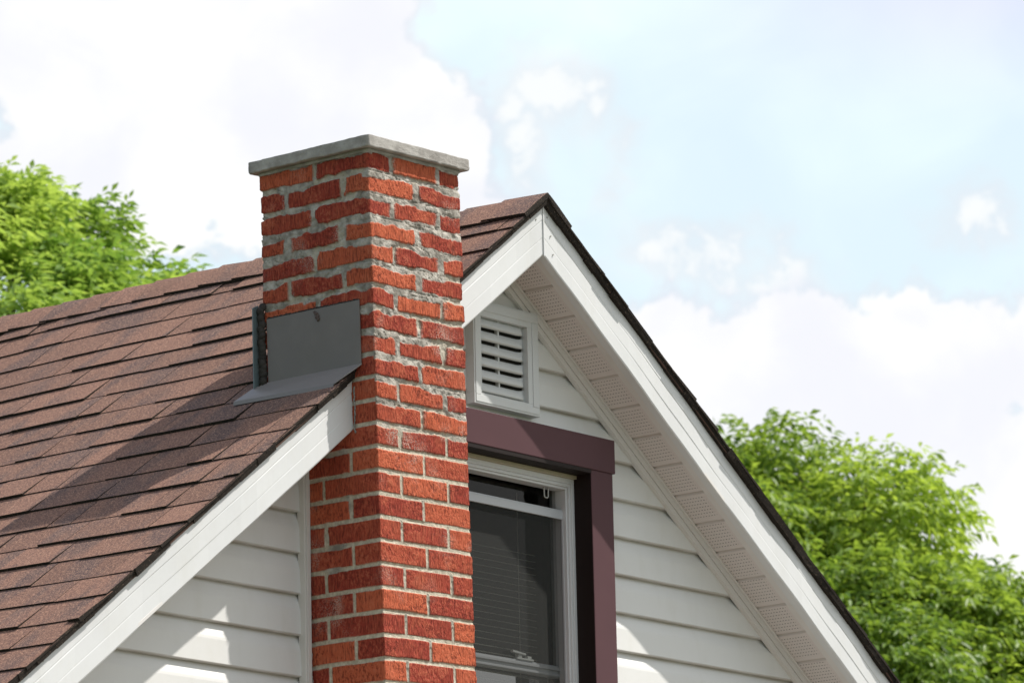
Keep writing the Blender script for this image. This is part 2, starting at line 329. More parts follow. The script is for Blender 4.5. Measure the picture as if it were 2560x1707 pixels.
# ------------------------------------------------------------------ rake fascia, soffit, trims
def sidefn(side):
    s = SL if side < 0 else SR; L = math.hypot(1, s)
    def at(a, y, off): # a: horizontal distance from ridge, off: vertical drop under fascia top
        return Vector((XR+side*a, y, Z0-off-s*a))
    return at, s, L
GR = [(0,0),(.004,0),(.051,0),(.0545,.0012),(.058,.0006),(.106,.0006),(.1095,.0013),(.113,.0010),(.160,.0010),(.165,.0035)]
def fascia(side, amax):
    at, s, L = sidefn(side); V = []; F = []
    N = 60; k = len(GR)
    for j in range(N+1):
        a = amax*j/N
        for i, (o, d) in enumerate(GR):
            yy = YF+d+.0018*math.sin(a*7+i*.3)*(1 if j else 0)+.0012*math.sin(a*23+side)
            V.append(at(a, yy, o))
        V.append(at(a, YF+.028, .165)); V.append(at(a, YF+.028, 0))
    kk = k+2
    for j in range(N):
        for i in range(kk):
            F.append((j*kk+i, j*kk+(i+1) % kk, (j+1)*kk+(i+1) % kk, (j+1)*kk+i))
    F.append(tuple(range(kk))); F.append(tuple(range(N*kk, N*kk+kk))[::-1])
    mb = MB(); mb.add(V, F); o = HP(mb.build('rake_fascia', M['fascia']))
    r = random.Random(5+side)
    for a, o_ in ([(.02, .03), (.035, .076), (.045, .125)] if side > 0 else [(.035, .035)])+[(.28+.38*i+r.uniform(-.05, .05), r.choice([.012, .018])) for i in range(9)]:
        p = at(a, YF-.0015, o_)
        if side < 0 and .44 < a < .96: continue
        nb_ = MB(); nb_.tube([p+Vector((0, .003, 0)), p], .0023, 8); n_ = nb_.build('nail_head', M['nail']); n_.parent = o
    return o
fascia(-1, EL-.02); fascia(1, ER-.02)
# the little seam flange at the peak
mb = MB(); mb.box(XR-.004, XR+.0005, YF-.0035, YF+.002, -.150, .006); HP(mb.build('peak_seam', M['fascia']))
def soffit(side, amax):
    at, s, L = sidefn(side); V = []; F = []; UVs = []
    # panel strips from wall (y .27) to y .14, stepped grooves every .1306 of slope
    def q(a0, a1, y0, y1, o00, o11):
        n0 = len(V); V.extend([at(a0, y0, o00), at(a0, y1, o00), at(a1, y1, o11), at(a1, y0, o11)]); F.append((n0, n0+1, n0+2, n0+3))
        for a, y in ((a0, y0), (a0, y1), (a1, y1), (a1, y0)): UVs.append((y-.14, a*L))
    a = 0; pitch = .1306/L; g = .012/L
    while a < amax:
        q(a, a+g*.2, .14, .275, .154, .143); q(a+g*.2, a+g*.7, .14, .275, .143, .1425); q(a+g*.7, a+g, .14, .275, .1425, .154)
        q(a+g, min(a+pitch, amax), .14, .275, .154, .154); a += pitch
    o = mesh_obj('soffit', V, F, M['soffit']); HP(o)
    ul = o.data.uv_layers.new(name='UVMap'); ul.data.foreach_set('uv', np.array(UVs, np.float32).ravel())
    mb = MB()
    def strip(y0, y1, o0, o1):
        mb.hexa([at(0, y0, o1), at(amax, y0, o1), at(amax, y1, o1), at(0, y1, o1), at(0, y0, o0), at(amax, y0, o0), at(amax, y1, o0), at(0, y1, o0)])
    strip(YF+.003, .1135, .150, .163); strip(.1165, .1405, .148, .157); strip(.112, .119, .12, .152)
    # wall side: F channel, two steps
    strip(.2705, .2835, .15, .208); strip(.264, .2705, .157, .181); strip(.2665, .2705, .183, .206); strip(.255, .264, .1545, .160)
    HP(mb.build('soffit_trim', M['trim'], bevel=.0012))
soffit(-1, EL-.3); soffit(1, ER-.3)
# deck
mb = MB()
for side, am in ((-1, EL), (1, ER)):
    at, s, L = sidefn(side)
    def slab(y0, y1, o0, o1, mi, a0=0.0):
        mb.hexa([at(a0, y0, o1), at(am, y0, o1), at(am, y1, o1), at(a0, y1, o1), at(a0, y0, o0), at(am, y0, o0), at(am, y1, o0), at(a0, y1, o0)], mi)
    slab(YF-.0115, .20, -.006, .008, 0); slab(.2001, YB, .008, .024, 0)
HP(mb.build('roof_deck', M['felt']))
# eave and back boards
mb = MB()
for side, am in ((-1, EL), (1, ER)):
    at, s, L = sidefn(side)
    p = at(am-.02, 0, 0); x_ = p.x
    mb.box(x_-.012, x_+.012, YF, YB, p.z-.165, p.z-.004)
    xw = wl if side < 0 else wr; mb.box(min(x_, xw), max(x_, xw), YF+.03, YB-.03, p.z-.16, p.z-.15)
    mb.hexa([at(0, YB-.03, .165), at(am-.03, YB-.03, .165), at(am-.03, YB-.005, .165), at(0, YB-.005, .165), at(0, YB-.03, .003), at(am-.03, YB-.03, .003), at(am-.03, YB-.005, .003), at(0, YB-.005, .003)])
HP(mb.build('eave_board', M['fascia']))

# ------------------------------------------------------------------ roof shingles
DL = [.0, .212, .358, .512, .650, .785, .925, 1.072, 1.200, 1.337, 1.475, 1.615, 1.752, 1.892, 2.02, 2.15, 2.284, 2.412, 2.545, 2.67, 2.797]
def roof(side, amax, Ds):
    at, s, L = sidefn(side); n = Vector((side*s, 0, 1)).normalized()
    V = []; F = []; FM = []; T1 = []; r = random.Random(3 if side < 0 else 9)
    def P(d, y, h):
        sag = .006*math.sin(y*1.7+.8)*min(1, d*2)+.004*math.sin(y*4.1+d*2)
        return Vector((XR+side*d/L, y, Z0+.008-s*d/L))+n*(h+(sag if y > .5 else sag*max(0, (y-.1)/.4)))
    nrow = len(Ds)
    for k in range(1, nrow):
        d0 = Ds[k-1]-.02 if k > 1 else 0; d1 = Ds[k]; y = .066+r.uniform(-.004, .004)
        off = [.0, .20, .11, .27, .05, .17][k % 6]; first = True; rowt = r.random()
        yb = y; nxt = .066+.04+off
        while yb < YB:
            ye = min(nxt+r.uniform(-.012, .012), YB); nxt += .302
            if ye-yb < .03: ye = yb+.06
            # thickness of the butt varies along the tab (laminated patches)
            tone = min(1, max(0, .5+r.gauss(0, .28))); tid = r.random()
            segs = [yb]
            if ye-yb > .16:
                c1 = yb+(ye-yb)*r.uniform(.25, .75); segs.append(c1)
            segs.append(ye)
            hprev = r.choice([.006, .0085, .0115])
            lift = r.uniform(0, .0022); jd = r.uniform(-.003, .003)
            for i in range(len(segs)-1):
                a, b_ = segs[i], segs[i+1]; gb = .0022 if i == len(segs)-2 else 0
                h1 = hprev+lift if i == 0 else r.choice([.006, .0085, .0115])+lift
                dd = d1+jd+(.0 if h1 < .012 else .003)
                n0 = len(V)
                V.extend([P(d0, a, 0), P(d0, b_-gb, 0), P(dd, b_-gb, 0), P(dd, a, 0), P(d0, a, .0035), P(d0, b_-gb, .0035), P(dd, b_-gb, h1), P(dd, a, h1)])
                F.extend([(n0+4, n0+5, n0+6, n0+7), (n0+2, n0+3, n0+7, n0+6), (n0+1, n0+2, n0+6, n0+5), (n0, n0+4, n0+7, n0+3), (n0, n0+3, n0+2, n0+1)])
                FM.extend([0, 1, 1, 1, 1]); T1.extend([(tone, (rowt+tid*.08) % 1)]*5)
            yb = ye
            if nxt <= yb+.03: nxt += .302
    # lower laminated starter along the rake so that the cut edge reads as a thick ragged stack
    dd = 0.0
    while dd < Ds[-1]:
        ln_ = r.uniform(.05, .12); e = min(dd+ln_, Ds[-1]); yy = .0665+r.uniform(-.004, .003)
        n0 = len(V)
        lo_ = -.0155+r.uniform(-.0015, .0025); V.extend([P(dd, yy+.006, lo_), P(e, yy+.006+r.uniform(-.002, .002), lo_), P(e, .13, lo_), P(dd, .13, lo_), P(dd, yy, .0075), P(e, yy, .0075), P(e, .13, .0035), P(dd, .13, .0035)])
        F.extend([(n0,n0+3,n0+2,n0+1),(n0,n0+1,n0+5,n0+4),(n0+1,n0+2,n0+6,n0+5),(n0+3,n0,n0+4,n0+7)]); FM.extend([1]*4); T1.extend([(.5, .5)]*4)
        dd = e
    mb = MB(); mb.V = [tuple(v) for v in V]; mb.F = F; mb.M = FM
    o = mesh_obj('roof', V, F, None, mats=[M['shingle'], M['cut']], fmat=FM)
    ca = o.data.attributes.new('tone', 'FLOAT_COLOR', 'CORNER')
    arr = np.repeat(np.array([(a, b_, 0, 1) for a, b_ in T1], np.float32), [len(f) for f in F], axis=0); ca.data.foreach_set('color', arr.ravel())
    bm = bmesh.new(); bm.from_mesh(o.data)
    bmesh.ops.recalc_face_normals(bm, faces=bm.faces); bm.to_mesh(o.data); bm.free()
    return HP(o)
DLx = list(DL)
while DLx[-1] < EL*math.hypot(1, SL): DLx.append(DLx[-1]+.1325)
DRx = [0]+[.20+.137*i for i in range(60) if .20+.137*i < ER*math.hypot(1, SR)+.05]
roofL = roof(-1, EL, DLx); roofR = roof(1, ER, DRx)
# ridge cap: bent pieces overlapping along the ridge
V = []; F = []; FM = []; T1 = []; y = .064+.03; i = 0
nL = Vector((-SL, 0, 1)).normalized(); nR = Vector((SR, 0, 1)).normalized(); r = random.Random(4)
def ridge_pt(q, y, h):
    top = Vector((XR, y, Z0+.008))
    dip = .004*math.sin(y*1.7+.8)-(.008 if .5 < y < 1.4 else .0)*math.sin((y-.5)/.9*math.pi)
    if q < 0: p = top+Vector((-1, 0, -SL)).normalized()*(-q)+nL*h
    elif q > 0: p = top+Vector((1, 0, -SR)).normalized()*q+nR*h
    else: p = top+Vector((0, 0, 1))*(h*1.05)
    p.z += dip; return p
while y < YB:
    e = .145+r.uniform(-.008, .008); w0 = .142+r.uniform(-.005, .005); j = r.uniform(-.004, .004)
    qs = [-w0+j, -.06, -.018, 0, .018, .06, w0+j]
    hh = .022
    n0 = len(V)
    for yy, hb_, in ((y-.03, hh-.0065), (y+e, hh)):
        for q_ in qs: V.append(ridge_pt(q_, yy+.004*(q_/w0), hb_+(.0 if abs(q_) > .03 else -.0015)))
    for yy in (y-.03, y+e):
        for q_ in qs: V.append(ridge_pt(q_, yy+.004*(q_/w0), .001))
    for a in range(6):
        F.append((n0+a, n0+a+1, n0+7+a+1, n0+7+a)); FM.append(0)
        F.append((n0+a+1, n0+a, n0+14+a, n0+14+a+1)); FM.append(1)
    F.append((n0, n0+7, n0+21, n0+14)); FM.append(1); F.append((n0+6, n0+20, n0+27, n0+13)); FM.append(1)
    T1 += [(min(1, max(0, .55+r.gauss(0, .2))), r.random())]*14
    y += e
o = mesh_obj('ridge_cap', V, F, None, mats=[M['shingle'], M['cut']], fmat=FM)
ca = o.data.attributes.new('tone', 'FLOAT_COLOR', 'CORNER'); ca.data.foreach_set('color', np.repeat(np.array([(a, b_, 0, 1) for a, b_ in T1], np.float32), 4, axis=0).ravel())
bm = bmesh.new(); bm.from_mesh(o.data); bmesh.ops.recalc_face_normals(bm, faces=bm.faces); bm.to_mesh(o.data); bm.free(); HP(o)

# ------------------------------------------------------------------ chimney
W, D, H = .406, .412, .0677
def lin(a, b, st): n_ = max(1, int(round(abs(b-a)/st))); return np.linspace(a, b, n_+1)
fx = lin(0, W, .0025); lx = lin(0, D, .0025); bx = lin(0, W, .01); rx_ = lin(0, D, .006)
# perimeter: left face from y=D to 0, front 0..W, right y 0..D, back W..0
S = []  # (face, u, x, y, nx, ny)
for u in lx[::-1][:-1]: S.append((0, u, 0, u, -1, 0))
for u in fx[:-1]: S.append((1, u, u, 0, 0, -1))
for u in rx_[:-1]: S.append((2, u, W, u, 1, 0))
for u in bx[::-1][:-1]: S.append((3, u, u, D, 0, 1))
S = np.array(S, float); ns = len(S)
zs = np.concatenate([lin(.004, -1.86, .0025), lin(-1.86, GZ-.05, .012)[1:]]); nz = len(zs)
face = S[:, 0][None, :]; U = np.repeat(S[:, 1][None, :], nz, 0); Zg = np.repeat(zs[:, None], ns, 1); fc = np.repeat(face, nz, 0)
peri = np.where(fc == 0, -U, np.where(fc == 1, U, np.where(fc == 2, U+W, U*-1+W*2+D)))   # continuous coordinate round the corner
up = ss(-.70, -.50, Zg); up = np.maximum(up, ss(-.78, -.62, Zg)*(fc == 1)); up = np.maximum(up, .9*ss(-.95, -.72, Zg)*(fc == 1)); up = np.maximum(up, .75*ss(.22, .5, fbm(peri*3.1, Zg*3.3, 44, 3))); mess = np.clip(up, 0, 1)
n1 = fbm(peri*26, Zg*26, 1, 4); n2 = fbm(peri*75, Zg*75, 5, 3); n3 = fbm(peri*9, Zg*11, 9, 3); n4 = fbm(peri*160, Zg*160, 12, 2)
zz = Zg + .0028*fbm(peri*7, Zg*3, 20, 2)*(1+.8*mess)
k = np.floor(-zz/H).astype(int); fz = -zz/H-k   # 0 top .. 1 bottom of course
even = (k % 2 == 0)
isA = np.where((fc == 0) | (fc == 2), ~even, even)
Wd = np.where((fc == 0) | (fc == 2), D, W)
hsh = lambda a: np.abs(np.sin(a*127.1+3.3)*43758.5453) % 1
jit = (hsh(k*3.7+fc*11)-.5)*.012
uu = U+jit*np.sin(np.pi*U/Wd)
j1 = np.where(isA, Wd*.245, Wd*.5); j2 = np.where(isA, Wd*.76, 9.)
dj = np.minimum(np.abs(uu-j1), np.abs(uu-j2)); bi = (uu > j1).astype(int)+(uu > j2).astype(int)
# bed joint distance, smears widen joints from one side
dt = fz*H; db = (1-fz)*H
sm1 = ss(-.05, .42, fbm(peri*9, Zg*10, 31, 4)+.2)*mess; sm2 = ss(-.02, .5, fbm(peri*11+50, Zg*10, 37, 4)+.12)*mess
smL = np.clip(fbm(peri*14, Zg*14, 53, 3)*1.5+.15, 0, 1)*(fc == 0)*ss(.09, .13, U)*ss(.24, .17, U)*ss(-1.26, -1.2, Zg)*ss(-.72, -.85, Zg)
drip = ((hsh(k*9.1+bi+fc*5) > .62)*(fc == 1)*(1-mess)*np.clip(1-np.abs(uu-np.where(np.abs(uu-j1) < np.abs(uu-j2), j1, j2))/.008, 0, 1))
wj = .0052+.0006*hsh(k*2.3)
et = dt-wj-.012*sm1-.009*smL-.0010*mess; eb = db-wj-.006*sm2*mess-.006*smL-.0005*mess; ej = dj-.0052-.011*sm2-.003*sm1-.012*smL-.001*mess
et = et - .010*drip*(fz < .35)
e = np.minimum(np.minimum(et, eb), ej) + n1*(.0009+.0038*np.maximum(sm1, sm2)+.003*smL) + n2*(.0007+.0020*mess) + n4*.0008
# rounded brick arrises
isb = ss(-.0008, .0016, e)
smear = np.clip(ss(.10, .45, sm1+n3*.3)*mess+ss(.1, .4, smL)+ (mess*.35) + drip*.8, 0, 1)
brick_h = np.clip(e/.0030, 0, 1)**.5*(.0016+.0028*mess)+n1*.0008+n2*.0010*isb+(hsh(k*5.1+bi*7.7+fc*2.3)-.5)*.003
mort_h = -.0005*(1-mess)+(-.0012+.0060*sm1+.003*smL)*np.maximum(mess, smL)+n1*.0018*(mess+.3)+n2*.0022*(mess+.35)+n4*.0008
mort_h = mort_h+.004*drip*(fz < .35)
# dark undercut just below bricks (slumped mortar bed)
mort_h = mort_h-.0035*ss(.006, .0, db)*np.clip(fbm(peri*8, k*3.3, 60, 2)*2+.25, 0, 1)
crk = ss(.035, .0, np.abs(fbm(peri*10, Zg*30, 90, 3)))*mess*ss(.5, .2, np.abs(fz-.5)*-1+.5+.1); mort_h = mort_h-.004*crk
ht = isb*brick_h+(1-isb)*mort_h
rndb = hsh(k*12.9+bi*78.2+np.where(fc == 1, 0, fc)*3.1+(fc == 0)*(bi == 0)*-3.1*0)
cornerid = ((fc == 1) & (bi == 0)) | ((fc == 0) & (bi == 0)); rndb = np.where(cornerid, hsh(k*4.7+1), rndb)
rndb = np.clip(rndb*.95+n3*.12+.02, 0, 1)
effm = np.clip((.012-ej)/.012, 0, 1)*ss(.3, .6, hsh(k*3.1+bi*1.9+fc))*mess + .8*np.clip(fbm(peri*12, Zg*14, 71, 3)*2-.35, 0, 1)*((Zg < -1.28) & (fc == 0)) + .7*np.clip(fbm(peri*7, Zg*9, 77, 3)*2.2-.55, 0, 1)
effm = effm+.9*np.clip(fbm(peri*9, Zg*9, 88, 3)*2.2-.1, 0, 1)*(fc == 1)*ss(-1.05, -.85, Zg)*ss(-.35, -.55, Zg); effm = np.clip(effm, 0, 1)
# displace; corner columns move along both normals
X = S[:, 2][None, :]+S[:, 4][None, :]*(ht); Y = S[:, 3][None, :]+S[:, 5][None, :]*(ht)
def corner(ix, dx, dy):
    X[:, ix] = S[ix, 2]+dx*(ht[:, ix]-.001); Y[:, ix] = S[ix, 3]+dy*(ht[:, ix]-.001)
i1 = len(lx)-1; i2 = i1+len(fx)-1; i3 = i2+len(rx_)-1
corner(0, -1, 1); corner(i1, -1, -1); corner(i2, 1, -1); corner(i3, 1, 1)
V = np.stack([X, Y, Zg], -1).reshape(-1, 3)
ii, jj = np.meshgrid(np.arange(nz-1), np.arange(ns), indexing='ij'); j2_ = (jj+1) % ns
F = np.stack([ii*ns+jj, (ii+1)*ns+jj, (ii+1)*ns+j2_, ii*ns+j2_], -1).reshape(-1, 4)
ch = mesh_obj('chimney', V, F, M['brick'], smooth=True)
ca = ch.data.attributes.new('bm', 'FLOAT_COLOR', 'POINT'); ca.data.foreach_set('color', np.stack([isb, smear, rndb, np.ones_like(isb)], -1).astype(np.float32).ravel())
cf = ch.data.attributes.new('eff', 'FLOAT', 'POINT'); cf.data.foreach_set('value', effm.astype(np.float32).ravel())
HP(ch)
ch.rotation_euler = (-.0013, -.0253, .0074)
def CP(o): o.parent = ch; return o
# cap slab
def rough_slab(x0, x1, y0, y1, z0, z1, cuts, amp, mt, name):
    bm = bmesh.new(); bmesh.ops.create_cube(bm, size=1)
    bmesh.ops.subdivide_edges(bm, edges=bm.edges[:], cuts=cuts, use_grid_fill=True)
    for v in bm.verts: v.co = Vector((x0+(v.co.x+.5)*(x1-x0), y0+(v.co.y+.5)*(y1-y0), z0+(v.co.z+.5)*(z1-z0)))
    P = np.array([v.co[:] for v in bm.verts]); nx_ = fbm(P[:, 0]*60+P[:, 2]*90, P[:, 1]*60+P[:, 2]*70, 3, 3)
    ny_ = fbm(P[:, 0]*35+9, P[:, 1]*35, 8, 3)
    for v, a, b_ in zip(bm.verts, nx_, ny_):
        c_ = v.co; lo = c_.z < z0+.002
        ox = -1 if c_.x < x0+1e-4 else (1 if c_.x > x1-1e-4 else 0); oy = -1 if c_.y < y0+1e-4 else (1 if c_.y > y1-1e-4 else 0)
        rim = ox or oy
        if rim: v.co.x += ox*a*amp*.5; v.co.y += oy*a*amp*.5
        if lo and rim: v.co.z += b_*amp*1.3; v.co.x -= ox*amp*.5*(1+b_); v.co.y -= oy*amp*.5*(1+b_)
        if c_.z > z1-.002 and rim: v.co.z += a*amp*.5-.0006; v.co.x -= ox*amp*.35; v.co.y -= oy*amp*.35
        if ox and oy: v.co.x -= ox*amp*.6; v.co.y -= oy*amp*.6
    me = bpy.data.meshes.new(name); bm.to_mesh(me); bm.free(); me.materials.append(mt); o = bpy.data.objects.new(name, me); C.objects.link(o)
    me.polygons.foreach_set('use_smooth', np.ones(len(me.polygons), bool)); return o
cap = CP(rough_slab(-.028, W+.028, -.028, D+.028, -.004, .030, 46, .0022, M['conc'], 'cap'))
CP(rough_slab(-.008, W+.008, -.008, D+.008, -.013, -.004, 30, .002, M['conc'], 'mortar_bed'))
# flashing (chimney local coordinates)
g = SL
mb = MB()
mb.box(-.010, -.0055, .043, .40, -.636, -.446)                                     # upright sheet
fl = CP(mb.build('flashing', M['flash'], bevel=.0012))
def warp_sheet(name, P, th, mt, parent, nu=24, nv=8, amp=.0015):
    V = []; F = []; A, B_, C_, D_ = [Vector(p) for p in P]; nrm = (B_-A).cross(D_-A).normalized()
    for s_i in (0, 1):
        for i in range(nu+1):
            for j in range(nv+1):
                u_, v_ = i/nu, j/nv; p = A*(1-u_)*(1-v_)+B_*u_*(1-v_)+C_*u_*v_+D_*(1-u_)*v_
                V.append(p+nrm*(s_i*th+amp*float(vn(np.array(u_*5.), np.array(v_*2.), 9)-.5)*2))
    n0 = (nu+1)*(nv+1); idx = lambda s_i, i, j: s_i*n0+i*(nv+1)+j
    for i in range(nu):
        for j in range(nv):
            F.append((idx(1,i,j), idx(1,i+1,j), idx(1,i+1,j+1), idx(1,i,j+1))); F.append((idx(0,i,j+1), idx(0,i+1,j+1), idx(0,i+1,j), idx(0,i,j)))
    for i in range(nu):
        for j in (0, nv): F.append((idx(0,i,j), idx(0,i+1,j), idx(1,i+1,j), idx(1,i,j)))
    for j in range(nv):
        for i in (0, nu): F.append((idx(0,i,j), idx(0,i,j+1), idx(1,i,j+1), idx(1,i,j)))
    mb = MB(); mb.add(V, F); o = mb.build(name, mt, smooth=False); o.parent = parent; return o
mb = MB()
ap = [(-.010, .040, -.634), (-.010, .400, -.634), (-.094, .462, -.693), (-.080, .088, -.694)]   # apron top face
mb.add(ap+[(p[0], p[1], p[2]-.0035) for p in ap], [(0,1,2,3),(7,6,5,4),(0,3,7,4),(1,0,4,5)])
def dn(p, q_): return (p[0]+q_[0], p[1]+q_[1], p[2]+q_[2])
e0, e1 = ap[2], ap[3]
mb.add([e0, e1, dn(e1, (-.003,0,-.013)), dn(e0, (-.003,0,-.012)), dn(e0, (.002,0,-.012)), dn(e1, (.002,0,-.013))], [(0,1,2,3),(3,2,5,4)])
mb.add([(-.010,.400,-.634), (-.03,.447,-.650), (-.094,.462,-.693), (-.05,.43,-.664)], [(0,1,3),(1,2,3)])
ao = CP(mb.build('flashing_apron', mat('light_grey_flashing', (.215, .195, .185), .42)[0]))  # apron in a slightly lighter grey than the upright sheet
mb = MB(); mb.hexa([(-.034,.434,-.66),(0,.434,-.66),(0,.438,-.66),(-.034,.438,-.66),(-.030,.434,-.410),(-.004,.434,-.398),(-.004,.438,-.398),(-.030,.438,-.410)])
CP(mb.build('flashing_wing', M['wing'], bevel=.001))
V = []
def blobby(pts, rad, name, mt, parent, seed=1):
    bm = bmesh.new(); r_ = random.Random(seed)
    for p, q_ in zip(pts, rad):
        bmesh.ops.create_icosphere(bm, subdivisions=2, radius=1, matrix=Matrix.Translation(p) @ Matrix.Diagonal((*q_, 1)))
    for v in bm.verts: v.co += Vector((r_.uniform(-1, 1), r_.uniform(-1, 1), r_.uniform(-1, 1)))*.0012
    me = bpy.data.meshes.new(name); bm.to_mesh(me); bm.free(); me.materials.append(mt); me.polygons.foreach_set('use_smooth', np.ones(len(me.polygons), bool))
    o = bpy.data.objects.new(name, me); C.objects.link(o); o.parent = parent; return o
rr = random.Random(2)
pts = [(-.012+rr.uniform(-.003, .002), .418+rr.uniform(-.004, .003), -.64+.0105*i) for i in range(23)]
blobby(pts, [(.006+rr.uniform(0, .003), .012+rr.uniform(0, .003), .012+rr.uniform(0, .004)) for _ in pts], 'sealant_bead', M['sealant'], ch)
pts = [(-.007, .05+.0118*i, -.4445+rr.uniform(-.001, .001)) for i in range(30)]
blobby(pts, [(.0035, .008, .0028) for _ in pts], 'sealant_bead', M['sealant'], ch, 5)
blobby([(-.012, .205, -.462), (-.012, .203, -.470), (-.012, .199, -.478), (-.012, .212, -.456)], [(.002, .006, .006), (.0025, .008, .008), (.002, .006, .007), (.0015, .004, .004)], 'sealant_dab', mat('brown_sealant', (.085, .055, .045), .6)[0], ch, 8)
# caulk line between fascia and chimney, and rough mortar against the corner trim
pts = [(-.003, .079+rr.uniform(-.002, .002), -.70-.0085*i) for i in range(16)]
blobby(pts, [(.0015, .0025, .0055) for _ in pts], 'caulk_line', M['conc'], ch, 4)
pts = [(-.004+rr.uniform(-.002, .001), .274+rr.uniform(-.003, .003), -.9-.011*i) for i in range(100)]
blobby(pts, [(.003, .004+rr.uniform(0, .002), .009) for _ in pts], 'caulk_line', M['conc'], ch, 6)
# vertical J trim left of the chimney (house coordinates)
mb = MB(); mb.hexa([(.000,.262,GZ),(.0215,.262,GZ),(.0215,.29,GZ),(.000,.29,GZ),(.000,.262,-.86),(.0215,.262,-.86),(.0215,.29,-.86),(.000,.29,-.86)]); mb.box(.006, .0225, .2585, .2615, GZ, -.86)
HP(mb.build('siding_trim', M['trim'], bevel=.0015))
mb = MB(); mb.box(.43, .45, .262, .29, GZ, -.50); HP(mb.build('siding_trim', M['trim'], bevel=.0015))

# ------------------------------------------------------------------ window
win = bpy.data.objects.new('window', None); C.objects.link(win); win.parent = house; win.location = (.87-XR, .3-YW, -1.3-GZ)
def WP(o): o.parent = win; o.matrix_parent_inverse = Matrix.Translation(Vector((-.87, -.3, 1.3))); return o
# brown casing : head proud of jambs
X0, X1 = .43, 1.4185; IB = 1.311; IA = .535
mb = MB()
mb.box(X0, X1+.010, .2345, .285, -.733, -.626); WP(mb.build('casing', M['casing'], bevel=.0025))
mb = MB(); mb.box(IB, X1, .2385, .285, -2.0, -.7335); WP(mb.build('casing', M['casing'], bevel=.002)); mb = MB(); mb.box(IB-.0006, IB+.012, .2405, .345, -1.98, -.7340); WP(mb.build('jamb_reveal', M['reveal'])); mb = MB(); mb.box(X0, IA, .2385, .285, -2.0, -.7335); mb.box(IA-.014, IA-.001, .2845, .345, -2.0, -.7335)
WP(mb.build('casing', M['casing'], bevel=.002))
mb = MB(); mb.box(X0-.01, X1+.01, .232, .345, -2.03, -1.985); WP(mb.build('sill', M['casing'], bevel=.003))
mb = MB(); mb.box(IA, IB-.001, .2365, .345, -.7455, -.7335); WP(mb.build('head_reveal', M['reveal']))
mb = MB(); mb.box(IA, IB+.003, .296, .312, -.7565, -.7458); WP(mb.build('head_stop', M['beige'], bevel=.001))
# drip strip above casing
mb = MB(); mb.box(X0, X1+.02, .262, .284, -.6255, -.6165); WP(mb.build('drip_trim', M['trim'], bevel=.002))
# vinyl frame with stepped profile
mb = MB()
for (a, y0, y1, iw) in ((0, .308, .36, .016), (.0161, .3115, .36, .010), (.0262, .318, .36, .0075)):
    x0, x1, zt, zb = IA+a, IB+.003-a, -.7565-a, -1.98+a
    mb.box(x0, x1, y0, y1, zt-iw, zt); mb.box(x0, x1, y0, y1, zb, zb+iw); mb.box(x0, x0+iw, y0, y1, zb+iw, zt-iw); mb.box(x1-iw, x1, y0, y1, zb+iw, zt-iw)
WP(mb.build('frame', M['vinylwhite'], bevel=.0015))
# screen
x0, x1, zt, zb = IA+.036, IB-.033, -.853, -1.94; scy = .3305
mb = MB()
mb.box(x0, x1+.020, scy, scy+.010, zt-.030, zt-.006); mb.box(x0, x1+.020, scy+.003, scy+.012, zt-.0058, zt); mb.box(x0, x1+.020, scy, scy+.010, zb, zb+.025)
mb.box(x1, x1+.020, scy, scy+.010, zb+.025, zt-.0302); mb.box(x0, x0+.022, scy, scy+.010, zb+.025, zt-.0302)
sc_ = WP(mb.build('screen_frame', mat('grey_screen_frame', (.46, .48, .50), .4)[0], bevel=.0012))
mb = MB(); mb.add([(x0+.02, scy+.006, zb+.02), (x1+.002, scy+.006, zb+.02), (x1+.002, scy+.006, zt-.028), (x0+.02, scy+.006, zt-.028)], [(0,1,2,3)])
WP(mb.build('insect_screen', M['mesh']))
# sashes behind
mb = MB(); sy = .3612; mr = -1.338
for (za, zc, yy) in ((-.742, mr-.036, sy), (mr, -1.95, sy+.026)):
    mb.box(IA+.03, IA+.068, yy, yy+.024, zc, za); mb.box(IB-.028, IB+.003, yy, yy+.024, zc, za)
    mb.box(IA+.068, IB-.028, yy, yy+.024, zc, zc+.036); mb.box(IA+.068, IB-.028, yy, yy+.024, za-.03, za)
mb.box(IA+.05, IB-.02, sy-.006, sy-.0003, mr-.016, mr-.006); mb.box(IA+.05, IB-.02, sy-.004, sy-.0003, mr-.034, mr-.026)
WP(mb.build('sash', M['sash'], bevel=.0015))
for za, zc, yy in ((-.77, mr-.0, sy), (mr-.036, -1.92, sy+.026)):
    mb = MB(); mb.add([(IA+.066, yy+.012, zc), (IB-.026, yy+.012, zc), (IB-.026, yy+.012, za), (IA+.066, yy+.012, za)], [(0,1,2,3)]); WP(mb.build('pane', M['glass']))
# lock on the meeting rail
mb = MB(); mb.box(1.075, 1.155, sy-.004, sy+.016, mr+.0005, mr+.0065); mb.box(1.083, 1.101, sy-.002, sy+.012, mr+.0068, mr+.019); mb.box(1.128, 1.146, sy-.002, sy+.012, mr+.0068, mr+.015)
mb.hexa([(1.050, sy-.008, mr+.019), (1.118, sy-.004, mr+.0155), (1.118, sy+.006, mr+.0155), (1.050, sy+.002, mr+.019), (1.050, sy-.008, mr+.026), (1.118, sy-.004, mr+.0215), (1.118, sy+.006, mr+.0215), (1.050, sy+.002, mr+.026)])
WP(mb.build('lock', M['lock'], bevel=.001))
# pull loop below the frame head
mb = MB(); px_, pz_ = 1.205, -.803
mb.tube([(px_-.011, .334, pz_+.012), (px_-.009, .334, pz_-.017), (px_-.006, .334, pz_-.02), (px_+.006, .334, pz_-.02), (px_+.009, .334, pz_-.017), (px_+.011, .334, pz_+.012)], .0022, 6)
WP(mb.build('pull_loop', M['lock']))
